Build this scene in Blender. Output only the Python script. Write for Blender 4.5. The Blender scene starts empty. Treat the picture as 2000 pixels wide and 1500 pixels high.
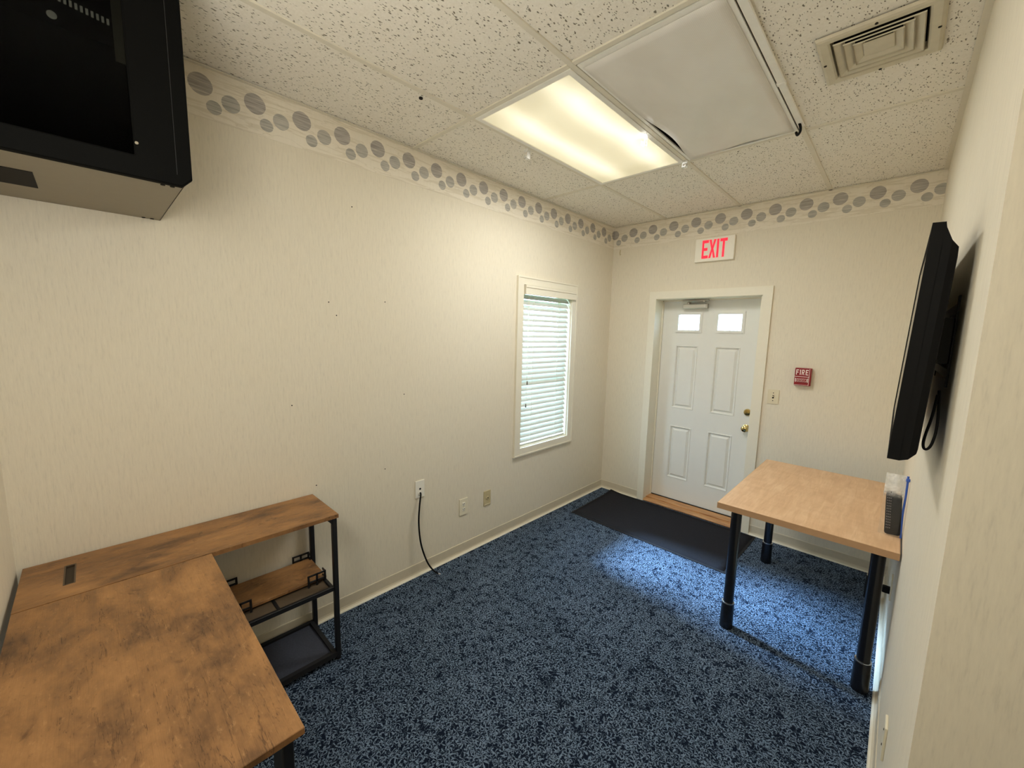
import bpy, bmesh, math, random
from mathutils import Vector, Matrix
random.seed(7)
S = bpy.context.scene
COL = S.collection
PI = math.pi

# ------------------------------------------------------------ camera
FPX = 788.1
cam = bpy.data.cameras.new('camera'); cam_o = bpy.data.objects.new('camera', cam); COL.objects.link(cam_o)
cam.sensor_fit = 'HORIZONTAL'; cam.sensor_width = 36.0; cam.lens = FPX * 36.0 / 2000.0
cam.clip_start = 0.02; cam.clip_end = 200
r_ = Vector((0.72059179, 0.69295919, 0.02355913)); u_ = Vector((-0.10512487, 0.07560522, 0.99158087)); f_ = Vector((-0.68534388, 0.71700168, -0.12732775))
M = Matrix.Identity(4)
for i in range(3):
    M[i][0] = r_[i]; M[i][1] = u_[i]; M[i][2] = -f_[i]
M[0][3], M[1][3], M[2][3] = 2.2168, -3.7691, 1.6555
cam_o.matrix_world = M
S.camera = cam_o

# ------------------------------------------------------------ world (plain bright overcast sky) and exposure
SKY = 9.0
LAMP_W = 13.5            # power of the fluorescent fixture
DIFFUSER = 0.62          # radiance of its diffuser
w = bpy.data.worlds.new('sky'); S.world = w; w.use_nodes = True
bg = w.node_tree.nodes['Background']; bg.inputs[0].default_value = (0.50, 0.73, 1.0, 1); bg.inputs[1].default_value = SKY
S.view_settings.view_transform = 'Standard'; S.view_settings.look = 'None'
S.view_settings.exposure = 0.70; S.view_settings.gamma = 1.0; S.view_settings.use_curve_mapping = False
S.cycles.use_denoising = True
S.cycles.max_bounces = 12; S.cycles.diffuse_bounces = 8; S.cycles.transparent_max_bounces = 16
S.cycles.sample_clamp_indirect = 6.0

# room numbers (metres)
W, H = 2.3135, 2.72
YE, YS, XE = -2.7108, -4.016, 3.7
XL = [0.0, 0.5355, 1.1477, 1.735, W]
YL = [0.0, -1.136, -2.352, -3.57, YS]


def portal(name, loc, rot, sx, sy):
    l = bpy.data.lights.new(name, 'AREA'); l.shape = 'RECTANGLE'; l.size = sx; l.size_y = sy
    o = bpy.data.objects.new(name, l); COL.objects.link(o); o.location = loc; o.rotation_euler = rot
    l.cycles.is_portal = True
    return o
portal('window_sky_portal', (-0.17, -1.022, 1.365), (0, -PI/2, 0), 1.30, 0.68)
portal('door_sky_portal', (0.925, 0.24, 1.79), (-PI/2, 0, 0), 0.60, 0.17)

# hazy daylight sun falling square through the window blind onto the carpet
sn = bpy.data.lights.new('sun', 'SUN'); sn.energy = 29.0; sn.angle = math.radians(12.0); sn.color = (0.42, 0.68, 1.0)
so_ = bpy.data.objects.new('sun', sn); COL.objects.link(so_); so_.rotation_euler = (0, math.radians(-49.5), 0)

# soft warm fill added without a fixture, brightens the left side of the room
hl = bpy.data.lights.new('added_fill_light', 'POINT'); hl.energy = 18.0; hl.color = (1.0, 0.985, 0.92); hl.shadow_soft_size = 0.22
ho = bpy.data.objects.new('added_fill_light', hl); COL.objects.link(ho); ho.location = (1.45, -3.90, 1.95)

# ------------------------------------------------------------ node helper
class NT:
    def __init__(s, name, rough=0.6, spec=0.3, metal=0.0):
        m = bpy.data.materials.new(name); m.use_nodes = True; s.m = m; s.t = m.node_tree
        s.b = s.t.nodes['Principled BSDF']; s.out = s.t.nodes['Material Output']
        s.b.inputs['Roughness'].default_value = rough; s.b.inputs['Specular IOR Level'].default_value = spec
        s.b.inputs['Metallic'].default_value = metal
        s._co = None
    def put(s, sock, v):
        if hasattr(v, 'is_output') or isinstance(v, bpy.types.NodeSocket): s.t.links.new(v, sock)
        elif isinstance(v, (tuple, list)) and len(v) == 3 and sock.type == 'RGBA': sock.default_value = (*v, 1)
        else: sock.default_value = v
    def node(s, kind, ins=None, **props):
        n = s.t.nodes.new(kind)
        for k, v in props.items(): setattr(n, k, v)
        for k, v in (ins or {}).items(): s.put(n.inputs[k], v)
        return n
    def co(s):
        if s._co is None: s._co = s.node('ShaderNodeTexCoord').outputs['Object']
        return s._co
    def map(s, scale=(1, 1, 1), loc=(0, 0, 0), rot=(0, 0, 0), v=None):
        return s.node('ShaderNodeMapping', {'Vector': v or s.co(), 'Scale': scale, 'Location': loc, 'Rotation': rot}).outputs[0]
    def noise(s, v, scale=5, detail=4, rough=0.55, dist=0.0):
        return s.node('ShaderNodeTexNoise', {'Vector': v, 'Scale': scale, 'Detail': detail, 'Roughness': rough, 'Distortion': dist}).outputs[0]
    def vor(s, v, scale=5, feature='F1', rnd=1.0):
        return s.node('ShaderNodeTexVoronoi', {'Vector': v, 'Scale': scale, 'Randomness': rnd}, feature=feature)
    def mth(s, op, a, b=0.0, c=0.0):
        n = s.t.nodes.new('ShaderNodeMath'); n.operation = op
        s.put(n.inputs[0], a); s.put(n.inputs[1], b); s.put(n.inputs[2], c)
        return n.outputs[0]
    def step(s, v, a, b, lo=0.0, hi=1.0):
        return s.node('ShaderNodeMapRange', {'Value': v, 'From Min': a, 'From Max': b, 'To Min': lo, 'To Max': hi}, interpolation_type='SMOOTHSTEP').outputs[0]
    def mix(s, f, a, b, mode='MIX'):
        n = s.t.nodes.new('ShaderNodeMix'); n.data_type = 'RGBA'; n.blend_type = mode
        s.put(n.inputs[0], f); s.put(n.inputs[6], a); s.put(n.inputs[7], b)
        return n.outputs[2]
    def ramp(s, f, stops):
        n = s.node('ShaderNodeValToRGB', {0: f}); e = n.color_ramp.elements
        while len(e) < len(stops): e.new(0.5)
        for i, (p, c) in enumerate(stops): e[i].position = p; e[i].color = (*c, 1)
        return n.outputs[0]
    def sep(s, v):
        n = s.node('ShaderNodeSeparateXYZ', {0: v}); return n.outputs
    def bump(s, h, strength=0.3, dist=0.002):
        b = s.node('ShaderNodeBump', {'Height': h, 'Strength': strength, 'Distance': dist}).outputs[0]
        s.put(s.b.inputs['Normal'], b)
    def col(s, c): s.put(s.b.inputs['Base Color'], c); return s


def srgb(r, g, b):
    f = lambda c: (c/255/12.92) if c/255 <= 0.04045 else ((c/255+0.055)/1.055)**2.4
    return (f(r), f(g), f(b))

def plain(name, c, rough=0.5, spec=0.3, metal=0.0, var=0.06, scale=30, bumpd=0.0):
    n = NT(name, rough, spec, metal)
    v = n.noise(n.co(), scale, 4)
    n.col(n.mix(v, tuple(x*(1-var) for x in c), tuple(min(1, x*(1+var)) for x in c)))
    if bumpd: n.bump(n.noise(n.co(), scale*8, 3), 0.4, bumpd)
    return n.m

# ------------------------------------------------------------ materials
PAPER = srgb(229, 221, 202)
def wallpaper(name, axis):
    n = NT(name, 0.75, 0.25)
    st = (120, 120, 14.0)
    a = n.noise(n.map(st), 1.0, 5, 0.6)
    b = n.noise(n.map((300, 300, 40)), 1.0, 3, 0.6)
    c = n.noise(n.co(), 1.3, 3)
    k = n.mth('ADD', n.mth('MULTIPLY', a, 0.65), n.mth('MULTIPLY', b, 0.35))
    base = n.ramp(k, [(0.30, tuple(x*0.84 for x in PAPER)), (0.46, tuple(x*0.96 for x in PAPER)), (0.60, PAPER), (0.75, tuple(min(1, x*1.05) for x in PAPER))])
    n.col(n.mix(n.step(c, 0.3, 0.7, 0.0, 0.12), base, srgb(220, 206, 178)))
    n.bump(k, 0.35, 0.0015)
    return n.m
M_wall = wallpaper('vertical_strie_wallpaper', 'x')

def border_mat(name, along, phase, sgn):
    """paper border printed with staggered grey brushed discs; along = index of the axis the border runs along"""
    n = NT(name, 0.7, 0.25)
    s = n.sep(n.co()); t = s[along]; z = s[2]
    other = n.noise(n.map((70, 70, 4)), 1.0, 4)
    fib = n.noise(n.map((9, 9, 160)), 1.0, 4)
    swirl = n.noise(n.map((3.2, 3.2, 40)), 1.0, 5, 0.6, 1.2)
    base = n.mix(n.step(swirl, 0.52, 0.56), n.mix(other, srgb(228, 220, 202), srgb(238, 230, 214)), srgb(222, 213, 193))
    base = n.mix(n.mth('MULTIPLY', n.step(n.mth('ABSOLUTE', n.mth('SUBTRACT', n.noise(n.map((2.5, 2.5, 12)), 1.0, 3), 0.5)), 0.012, 0.0), 0.4), base, srgb(206, 197, 176))
    col = base
    P = 0.1982
    for off, zc, rad, c1, c2 in ((0.0, 2.649, 0.0425, srgb(152, 146, 139), srgb(182, 176, 168)),
                                 (0.105, 2.610, 0.0345, srgb(158, 155, 147), srgb(190, 186, 176)),
                                 (0.043, 2.573, 0.0275, srgb(156, 154, 146), srgb(188, 184, 174))):
        tt = n.mth('SUBTRACT', n.mth('FLOORED_MODULO', n.mth('ADD', n.mth('SUBTRACT', t, phase + off), P*0.5 + 60*P), P), P*0.5)
        d = n.mth('SQRT', n.mth('ADD', n.mth('MULTIPLY', tt, tt), n.mth('POWER', n.mth('SUBTRACT', z, zc), 2.0)))
        d = n.mth('ADD', d, n.mth('MULTIPLY', n.mth('SUBTRACT', fib, 0.5), 0.003))
        m = n.step(d, rad + 0.0008, rad - 0.0008)
        m = n.mth('MULTIPLY', m, n.step(fib, 0.68, 0.62, 0.55, 1.0))
        col = n.mix(m, col, n.mix(n.step(fib, 0.3, 0.62), c1, c2))
    n.col(col)
    n.bump(other, 0.2, 0.001)
    return n.m

def tile_mat():
    n = NT('fissured_mineral_tile', 0.9, 0.1)
    wob = n.node('ShaderNodeVectorMath', {0: n.co(), 1: n.node('ShaderNodeVectorMath', {0: n.node('ShaderNodeTexNoise', {'Vector': n.co(), 'Scale': 38.0, 'Detail': 3.0}).outputs[1], 1: (0.018, 0.018, 0.0)}, operation='MULTIPLY').outputs[0]}, operation='ADD').outputs[0]
    base = n.mix(n.noise(n.co(), 140, 4), srgb(229, 223, 208), srgb(253, 249, 239))
    tot = None
    for sc, thr, rad, rot in ((50, 0.36, 0.19, 0.25), (80, 0.34, 0.23, -0.2), (140, 0.42, 0.27, 0.1)):
        v = n.vor(n.map((1.0, 0.45, 0.0), rot=(0, 0, rot), v=wob), sc)
        rnd = n.sep(v.outputs['Color'])[0]
        k = n.mth('MULTIPLY', n.step(v.outputs['Distance'], rad, rad*0.5), n.mth('GREATER_THAN', rnd, thr))
        tot = k if tot is None else n.mth('MAXIMUM', tot, k)
    n.col(n.mix(n.mth('MULTIPLY', tot, 0.9), base, srgb(104, 95, 76)))
    n.bump(n.mth('ADD', n.mth('MULTIPLY', tot, -1.0), n.mth('MULTIPLY', n.noise(n.co(), 220, 3), 0.3)), 0.5, 0.003)
    return n.m
M_tile = tile_mat()

def carpet_mat():
    n = NT('navy_leaf_carpet', 0.95, 0.08)
    wob = n.node('ShaderNodeVectorMath', {0: n.co(), 1: n.node('ShaderNodeVectorMath', {0: n.node('ShaderNodeTexNoise', {'Vector': n.co(), 'Scale': 22.0, 'Detail': 2.0}).outputs[1], 1: (0.03, 0.03, 0.0)}, operation='MULTIPLY').outputs[0]}, operation='ADD').outputs[0]
    flat = n.map((1, 1, 0), v=wob)
    tot = None
    for sc, k, loc, wt in ((30.0, 5.0, (0, 0, 0), 1.0), (35.0, 4.0, (3.13, 1.71, 0), 0.95)):
        mp = n.map((1, 1, 1), loc=loc, v=flat)
        v = n.vor(mp, sc)
        cell = n.node('ShaderNodeVectorMath', {0: n.node('ShaderNodeVectorMath', {0: n.node('ShaderNodeVectorMath', {0: mp, 1: v.outputs['Position']}, operation='SUBTRACT').outputs[0], 3: sc}, operation='SCALE').outputs[0]}, operation='ADD').outputs[0]
        c = n.sep(cell); d = v.outputs['Distance']
        th = n.mth('ARCTAN2', c[1], c[0])
        rnd = n.sep(v.outputs['Color'])
        ang = n.mth('ADD', n.mth('ADD', n.mth('MULTIPLY', th, k), n.mth('MULTIPLY', rnd[0], 6.28)), n.mth('MULTIPLY', d, 5.0))
        pet = n.step(n.mth('SINE', ang), 0.58, 0.92)
        pet = n.mth('MULTIPLY', pet, n.mth('MULTIPLY', n.step(d, 0.10, 0.20), n.step(d, 0.70, 0.56)))
        pet = n.mth('MULTIPLY', pet, wt)
        tot = pet if tot is None else n.mth('MAXIMUM', tot, pet)
    line = n.mth('ABSOLUTE', n.mth('SUBTRACT', n.noise(n.map((1, 1, 0), loc=(7, 3, 0)), 46, 1.5), 0.5))
    tot = n.mth('MAXIMUM', tot, n.mth('MULTIPLY', n.step(line, 0.020, 0.008), 0.7))
    fine = n.noise(n.co(), 420, 2)
    wear = n.noise(n.co(), 2.2, 3, 0.5)
    lo = n.mix(wear, srgb(15, 23, 36), srgb(22, 33, 51))
    hi = n.mix(wear, srgb(110, 130, 152), srgb(146, 166, 190))
    c = n.mix(tot, lo, hi)
    c = n.mix(n.step(fine, 0.35, 0.7, 0.0, 0.35), c, srgb(16, 24, 40))
    n.col(c)
    n.bump(n.mth('ADD', fine, n.mth('MULTIPLY', tot, 0.4)), 0.7, 0.004)
    return n.m
M_carpet = carpet_mat()

def rustic(name, grain):
    """rust-brown printed wood; grain = 0 along x, 1 along y"""
    n = NT(name, 0.45, 0.35)
    long, cross = 1.0, 7.0
    sc = (long, cross, 1) if grain == 0 else (cross, long, 1)
    big = n.noise(n.map(tuple(x*1.0 for x in ((2.0, 2.8, 1) if grain == 0 else (5.0, 2.2, 1))), loc=(1.3, 4.4, 0)), 1.6, 6, 0.62, 0.3)
    mid = n.noise(n.map(tuple(1.0 if x < 2 else 2.6 for x in sc)), 7.0, 8, 0.68, 0.4)
    fib = n.noise(n.map(tuple(x*(1 if x < 2 else 9) for x in sc)), 9.0, 5, 0.6)
    spot = n.noise(n.map((1.0, 1.6, 1)), 9.0, 5, 0.55, 0.8)
    c = n.ramp(n.mth('ADD', n.mth('MULTIPLY', big, 0.62), n.mth('MULTIPLY', mid, 0.38)),
               [(0.36, srgb(86, 62, 42)), (0.44, srgb(124, 90, 58)), (0.53, srgb(150, 109, 68)), (0.66, srgb(178, 132, 84))])
    c = n.mix(n.step(fib, 0.45, 0.75, 0.0, 0.22), c, srgb(92, 60, 34))
    c = n.mix(n.step(spot, 0.62, 0.74, 0.0, 0.65), c, srgb(80, 54, 36))
    fleck = n.noise(n.map((1.0, 2.2, 1) if grain == 0 else (2.2, 1.0, 1)), 34.0, 6, 0.7, 0.5)
    c = n.mix(n.step(fleck, 0.56, 0.72, 0.0, 0.55), c, srgb(92, 64, 42))
    c = n.mix(n.step(fleck, 0.44, 0.30, 0.0, 0.35), c, srgb(190, 146, 98))
    crack = n.noise(n.map((1.2, 16, 1) if grain == 0 else (16, 1.2, 1), loc=(2.0, 1.0, 0)), 3.0, 4, 0.6, 0.4)
    c = n.mix(n.mth('MULTIPLY', n.step(n.mth('ABSOLUTE', n.mth('SUBTRACT', crack, 0.5)), 0.010, 0.002), n.step(big, 0.52, 0.46, 0.0, 0.6)), c, srgb(60, 40, 26))
    n.col(c)
    n.put(n.b.inputs['Roughness'], n.step(mid, 0.3, 0.7, 0.36, 0.52))
    n.bump(fib, 0.12, 0.001)
    return n.m
M_rustic_x = rustic('rustic_brown_board', 0)
M_rustic_y = rustic('rustic_brown_board_lengthwise', 1)

def maple():
    n = NT('maple_laminate', 0.4, 0.35)
    a = n.noise(n.map((16, 2.2, 1)), 2.0, 5, 0.55, 0.8)
    b = n.noise(n.map((60, 3, 1)), 3.0, 3)
    d = n.noise(n.map((2, 7, 1)), 2.0, 3)
    c = n.ramp(n.mth('ADD', n.mth('MULTIPLY', a, 0.7), n.mth('MULTIPLY', d, 0.3)), [(0.33, srgb(203, 163, 124)), (0.5, srgb(215, 177, 138)), (0.66, srgb(225, 190, 152))])
    n.col(n.mix(n.step(b, 0.5, 0.75, 0, 0.22), c, srgb(176, 134, 95)))
    return n.m
M_maple = maple()
M_maple_edge = plain('maple_edge_band', srgb(190, 152, 116), 0.5, var=0.08)

M_grid = plain('cream_ceiling_grid', srgb(226, 220, 203), 0.5)
M_white = plain('white_painted_metal', srgb(242, 240, 232), 0.4)
M_trim = plain('off_white_trim_paint', srgb(232, 226, 208), 0.38, 0.4, var=0.03)
M_door = plain('pale_grey_door_paint', srgb(232, 231, 224), 0.42, 0.4, var=0.025, scale=12)
M_cove = plain('beige_vinyl_cove_base', srgb(206, 196, 174), 0.5, 0.35)
M_lit_toe = plain('lit_vinyl_toe', srgb(236, 230, 212), 0.45, 0.35)  # light on the foot of the cove put into the colour
M_oak = None
def oak():
    n = NT('oak_threshold', 0.45, 0.35)
    a = n.noise(n.map((3, 40, 40)), 2.0, 5)
    n.col(n.ramp(a, [(0.3, srgb(150, 100, 58)), (0.55, srgb(196, 146, 96)), (0.75, srgb(214, 168, 120))]))
    return n.m
M_oak = oak()
M_black = plain('black_powder_coat', srgb(24, 24, 26), 0.42, 0.4, var=0.15)
M_blackplastic = plain('black_matt_plastic', srgb(12, 12, 13), 0.6, 0.15, var=0.15)
M_cab = plain('charcoal_sheet_steel', srgb(146, 137, 118), 0.48, 0.4, var=0.05)
M_liner = plain('black_interior', srgb(9, 9, 9), 0.9, 0.02)
M_railgrey = plain('grey_rail', srgb(86, 82, 68), 0.6, 0.1)
M_cabdoor = plain('black_sheet_steel', srgb(12, 12, 11), 0.7, 0.04, var=0.1)
M_leg = plain('black_tube_gloss', srgb(16, 17, 22), 0.25, 0.5, var=0.1)
M_chrome = plain('chrome', (0.8, 0.8, 0.8), 0.15, 0.5, 1.0, var=0.02)
M_alu = plain('aluminium', srgb(196, 192, 184), 0.35, 0.5, 0.85)
M_brass = plain('polished_brass', srgb(206, 184, 124), 0.16, 0.5, 1.0, var=0.03)
M_slot = plain('dark_slot', srgb(26, 22, 18), 0.8)
M_dust = plain('dusty_vent_enamel', srgb(208, 200, 178), 0.5, var=0.14, scale=18)
M_cavity = plain('dark_plenum', srgb(40, 36, 30), 0.9)
M_ivory = plain('ivory_plastic', srgb(228, 220, 196), 0.4, 0.4, var=0.02)
M_whiteplastic = plain('white_plastic', srgb(238, 234, 222), 0.4, 0.4, var=0.02)
M_light_almond = plain('light_almond_plastic', srgb(222, 211, 182), 0.45, 0.4, var=0.02)
M_almond = plain('almond_plastic', srgb(196, 182, 142), 0.45, 0.4, var=0.03)
M_redbox = plain('red_enamel', srgb(138, 24, 32), 0.4, 0.4, var=0.05)
M_whiteprint = plain('white_print', srgb(240, 226, 220), 0.5)
M_signbody = plain('sign_housing', srgb(240, 235, 220), 0.45, 0.4, var=0.02)
M_mat = plain('charcoal_mat_pile', srgb(42, 42, 46), 0.95, 0.05, var=0.35, scale=160, bumpd=0.003)
M_rubber = plain('black_rubber', srgb(32, 32, 34), 0.7, 0.2)
M_blue = plain('blue_zip_plastic', srgb(58, 96, 186), 0.35, 0.4)
M_remote = plain('remote_plastic', srgb(17, 17, 19), 0.45, 0.25)
M_button = plain('grey_button', srgb(120, 112, 112), 0.5)
M_grass = plain('lawn', srgb(104, 122, 74), 0.9, 0.1, var=0.3, scale=6)
M_hedge = plain('hedge', srgb(92, 114, 62), 0.9, 0.1, var=0.4, scale=9)
M_tray = plain('black_mesh_tray', srgb(62, 65, 76), 0.7, 0.2, var=0.3, scale=120)
M_panelboard = plain('grey_brown_hardboard', srgb(92, 78, 62), 0.6, var=0.1)

def glow(name, c, strength, base=None):
    n = NT(name, 0.5, 0.3); n.col(base or c)
    n.put(n.b.inputs['Emission Color'], c); n.put(n.b.inputs['Emission Strength'], strength)
    return n.m
M_exitred = glow('lit_red_lens', srgb(226, 40, 62), 0.55)

def glass(name, tint=(1, 1, 1), refl=0.08, rough=0.02):
    n = NT(name)
    t = n.node('ShaderNodeBsdfTransparent', {0: tint}); g = n.node('ShaderNodeBsdfGlossy', {'Color': (1, 1, 1), 'Roughness': rough})
    mx = n.node('ShaderNodeMixShader', {0: refl, 1: t.outputs[0], 2: g.outputs[0]})
    n.t.links.new(mx.outputs[0], n.out.inputs[0])
    return n.m
M_glass = glass('clear_glass')
M_smoke = glass('smoked_glass', (0.55, 0.56, 0.55), 0.003)
def clearplastic(name, lo, hi, z0=None, z1=None):
    n = NT(name)
    t = n.node('ShaderNodeBsdfTransparent', {0: (0.95, 0.95, 0.95)}); d = n.node('ShaderNodeBsdfPrincipled', {'Base Color': (0.88, 0.88, 0.86), 'Roughness': 0.22})
    f = n.step(n.noise(n.co(), 26, 4, 0.6, 0.8), 0.35, 0.7, lo, hi)
    if z0 is not None: f = n.mth('MULTIPLY', f, n.step(n.sep(n.co())[2], z0, z1, 0.07, 1.0))
    mx = n.node('ShaderNodeMixShader', {0: f, 1: t.outputs[0], 2: d.outputs[0]})
    n.t.links.new(mx.outputs[0], n.out.inputs[0]); return n.m
M_film = clearplastic('clear_plastic_film', 0.45, 0.85, 0.17, 0.215)
M_hook = clearplastic('clear_hook_plastic', 0.25, 0.5)
def slatmat():
    n = NT('white_blind_slat', 0.4, 0.35); n.col(srgb(200, 199, 188))
    tr = n.node('ShaderNodeBsdfTranslucent', {0: (0.66, 0.66, 0.60)})
    mx = n.node('ShaderNodeMixShader', {0: 0.04, 1: n.b.outputs[0], 2: tr.outputs[0]})
    n.t.links.new(mx.outputs[0], n.out.inputs[0]); return n.m
M_slat = slatmat()

def lit_diffuser():
    """prismatic acrylic lit from behind by two tubes running lengthwise (y)"""
    n = NT('lit_prismatic_diffuser', 0.3, 0.3); n.col((0.85, 0.83, 0.74))
    s = n.sep(n.co()); x = s[0]; y = s[1]
    wv = n.mth('MULTIPLY', n.mth('SUBTRACT', n.noise(n.map((1, 1, 0)), 2.2, 2), 0.5), 0.10)
    xx = n.mth('ADD', x, wv)
    def tube(c, wd):
        d = n.mth('DIVIDE', n.mth('SUBTRACT', xx, c), wd)
        return n.mth('EXPONENT', n.mth('MULTIPLY', n.mth('MULTIPLY', d, d), -1.0))
    g = n.mth('ADD', tube(0.168, 0.07), n.mth('MULTIPLY', tube(-0.142, 0.065), 0.85))
    end = n.step(n.mth('ABSOLUTE', n.mth('SUBTRACT', y, 0.0)), 0.57, 0.36, 0.72, 1.0)
    cells = n.vor(n.map((1, 1, 0)), 190, rnd=0.0).outputs['Distance']
    k = n.mth('MULTIPLY', n.mth('ADD', 0.60, n.mth('MULTIPLY', g, 0.48)), end)
    k = n.mth('MULTIPLY', k, n.step(cells, 0.0, 0.7, 1.06, 0.92))
    c = n.ramp(n.mth('MULTIPLY', k, 0.7), [(0.35, srgb(233, 219, 172)), (0.75, srgb(255, 247, 216))])
    n.put(n.b.inputs['Emission Color'], c); n.put(n.b.inputs['Emission Strength'], n.mth('MULTIPLY', k, DIFFUSER))
    return n.m
M_lit = lit_diffuser()
def dead_diffuser():
    n = NT('unlit_prismatic_diffuser', 0.35, 0.3)
    a = n.noise(n.map((2.0, 1.2, 1)), 1.8, 3)
    cells = n.vor(n.map((1, 1, 0)), 190, rnd=0.0).outputs['Distance']
    c = n.mix(n.step(a, 0.3, 0.7), srgb(234, 230, 222), srgb(243, 240, 233))
    n.col(n.mix(n.step(cells, 0.0, 0.7, 0.0, 0.12), c, srgb(170, 164, 152)))
    n.bump(cells, 0.25, 0.001)
    return n.m
M_dead = dead_diffuser()


# ------------------------------------------------------------ mesh helper
def wloc(o):
    v = Vector((0, 0, 0))
    while o is not None: v += o.location; o = o.parent
    return v

class MB:
    def __init__(s): s.bm = bmesh.new()
    def _merge(s, b2, mat=None):
        me = bpy.data.meshes.new('tmp'); b2.to_mesh(me); b2.free()
        if mat is not None: me.transform(mat)
        s.bm.from_mesh(me); bpy.data.meshes.remove(me)
    def box(s, x0, x1, y0, y1, z0, z1, bev=0.0, seg=1, mat=None):
        b = bmesh.new()
        bmesh.ops.create_cube(b, size=1.0)
        for v in b.verts:
            v.co = Vector(((x0+x1)/2 + v.co.x*(x1-x0), (y0+y1)/2 + v.co.y*(y1-y0), (z0+z1)/2 + v.co.z*(z1-z0)))
        if bev: bmesh.ops.bevel(b, geom=b.edges[:], offset=bev, segments=seg, affect='EDGES', profile=0.6)
        s._merge(b, mat); return s
    def cyl(s, p0, p1, r0, r1=None, n=20, cap=True):
        p0, p1 = Vector(p0), Vector(p1); r1 = r0 if r1 is None else r1
        d = p1 - p0; b = bmesh.new()
        bmesh.ops.create_cone(b, cap_ends=cap, segments=n, radius1=r0, radius2=r1, depth=d.length)
        q = Vector((0, 0, 1)).rotation_difference(d.normalized()).to_matrix().to_4x4()
        s._merge(b, Matrix.Translation((p0+p1)/2) @ q); return s
    def lathe(s, prof, origin, axis, n=24):
        """prof: (distance along axis, radius)"""
        axis = Vector(axis).normalized(); q = Vector((0, 0, 1)).rotation_difference(axis).to_matrix()
        o = Vector(origin); rings = []
        for h, r in prof:
            rings.append([s.bm.verts.new(o + q @ Vector((r*math.cos(2*PI*i/n), r*math.sin(2*PI*i/n), h))) for i in range(n)])
        for a, b in zip(rings, rings[1:]):
            for i in range(n): s.bm.faces.new((a[i], a[(i+1) % n], b[(i+1) % n], b[i]))
        s.bm.faces.new(rings[0][::-1]); s.bm.faces.new(rings[-1]); return s
    def tube(s, pts, r, n=8, sub=6):
        pts = [Vector(p) for p in pts]; P = []
        for i in range(len(pts)-1):
            p0 = pts[max(i-1, 0)]; p1 = pts[i]; p2 = pts[i+1]; p3 = pts[min(i+2, len(pts)-1)]
            for k in range(sub):
                t = k/sub
                P.append(0.5*((2*p1) + (p2-p0)*t + (2*p0-5*p1+4*p2-p3)*t*t + (3*p1-p0-3*p2+p3)*t**3))
        P.append(pts[-1]); rings = []; prev = None
        for i, p in enumerate(P):
            d = (P[min(i+1, len(P)-1)] - P[max(i-1, 0)]).normalized()
            a = d.orthogonal().normalized() if prev is None else (prev - d*prev.dot(d)).normalized()
            prev = a; b = d.cross(a)
            rings.append([s.bm.verts.new(p + r*(math.cos(2*PI*k/n)*a + math.sin(2*PI*k/n)*b)) for k in range(n)])
        for a, b in zip(rings, rings[1:]):
            for k in range(n): s.bm.faces.new((a[k], a[(k+1) % n], b[(k+1) % n], b[k]))
        s.bm.faces.new(rings[0][::-1]); s.bm.faces.new(rings[-1]); return s
    def poly(s, pts, depth):
        """flat outline pts extruded by vector depth"""
        d = Vector(depth); A = [s.bm.verts.new(Vector(p)) for p in pts]; B = [s.bm.verts.new(Vector(p)+d) for p in pts]
        n = len(A); s.bm.faces.new(A[::-1]); s.bm.faces.new(B)
        for i in range(n): s.bm.faces.new((A[i], A[(i+1) % n], B[(i+1) % n], B[i]))
        return s
    def ring(s, outer, inner, depth):
        """frame between two loops of the same count, extruded by depth"""
        d = Vector(depth); n = len(outer)
        O = [s.bm.verts.new(Vector(p)) for p in outer]; I = [s.bm.verts.new(Vector(p)) for p in inner]
        O2 = [s.bm.verts.new(Vector(p)+d) for p in outer]; I2 = [s.bm.verts.new(Vector(p)+d) for p in inner]
        for i in range(n):
            j = (i+1) % n
            s.bm.faces.new((O[i], O[j], I[j], I[i])); s.bm.faces.new((O2[i], I2[i], I2[j], O2[j]))
            s.bm.faces.new((O[i], O2[i], O2[j], O[j])); s.bm.faces.new((I[i], I[j], I2[j], I2[i]))
        return s
    def strip(s, loops, close=False):
        R = [[s.bm.verts.new(Vector(p)) for p in L] for L in loops]; n = len(R[0])
        for a, b in zip(R, R[1:]):
            for i in range(n if close else n-1):
                s.bm.faces.new((a[i], a[(i+1) % n], b[(i+1) % n], b[i]))
        return s
    def build(s, name, mat, parent=None, smooth=False, local=False, loc=None):
        bmesh.ops.recalc_face_normals(s.bm, faces=s.bm.faces[:])
        if smooth:
            for f in s.bm.faces: f.smooth = True
            for e in s.bm.edges:
                if len(e.link_faces) == 2 and e.calc_face_angle(0) > 0.6: e.smooth = False
        off = Vector((0, 0, 0))
        if not local and parent is not None: off = wloc(parent)
        if loc is not None: off = off + Vector(loc)
        me = bpy.data.meshes.new(name); s.bm.to_mesh(me); s.bm.free()
        if not local and off.length: me.transform(Matrix.Translation(-off))
        me.materials.append(mat)
        o = bpy.data.objects.new(name, me); COL.objects.link(o)
        if loc is not None: o.location = loc
        o.parent = parent
        return o

def empty(name, loc, rot=(0, 0, 0)):
    o = bpy.data.objects.new(name, None); o.empty_display_size = 0.1; COL.objects.link(o)
    o.location = loc; o.rotation_euler = rot; return o
def tag(o, label, cat, group=None):
    o['label'] = label; o['category'] = cat
    if group: o['group'] = group
    return o
def structure(o): o['kind'] = 'structure'; return o
def copy(o, parent, loc):
    c = o.copy(); COL.objects.link(c); c.parent = parent; c.location = loc; return c

# ============================================================ the room
# floor
structure(MB().box(0, XE, YS, 0.0, -0.06, 0.0).build('floor', M_carpet))
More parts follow.
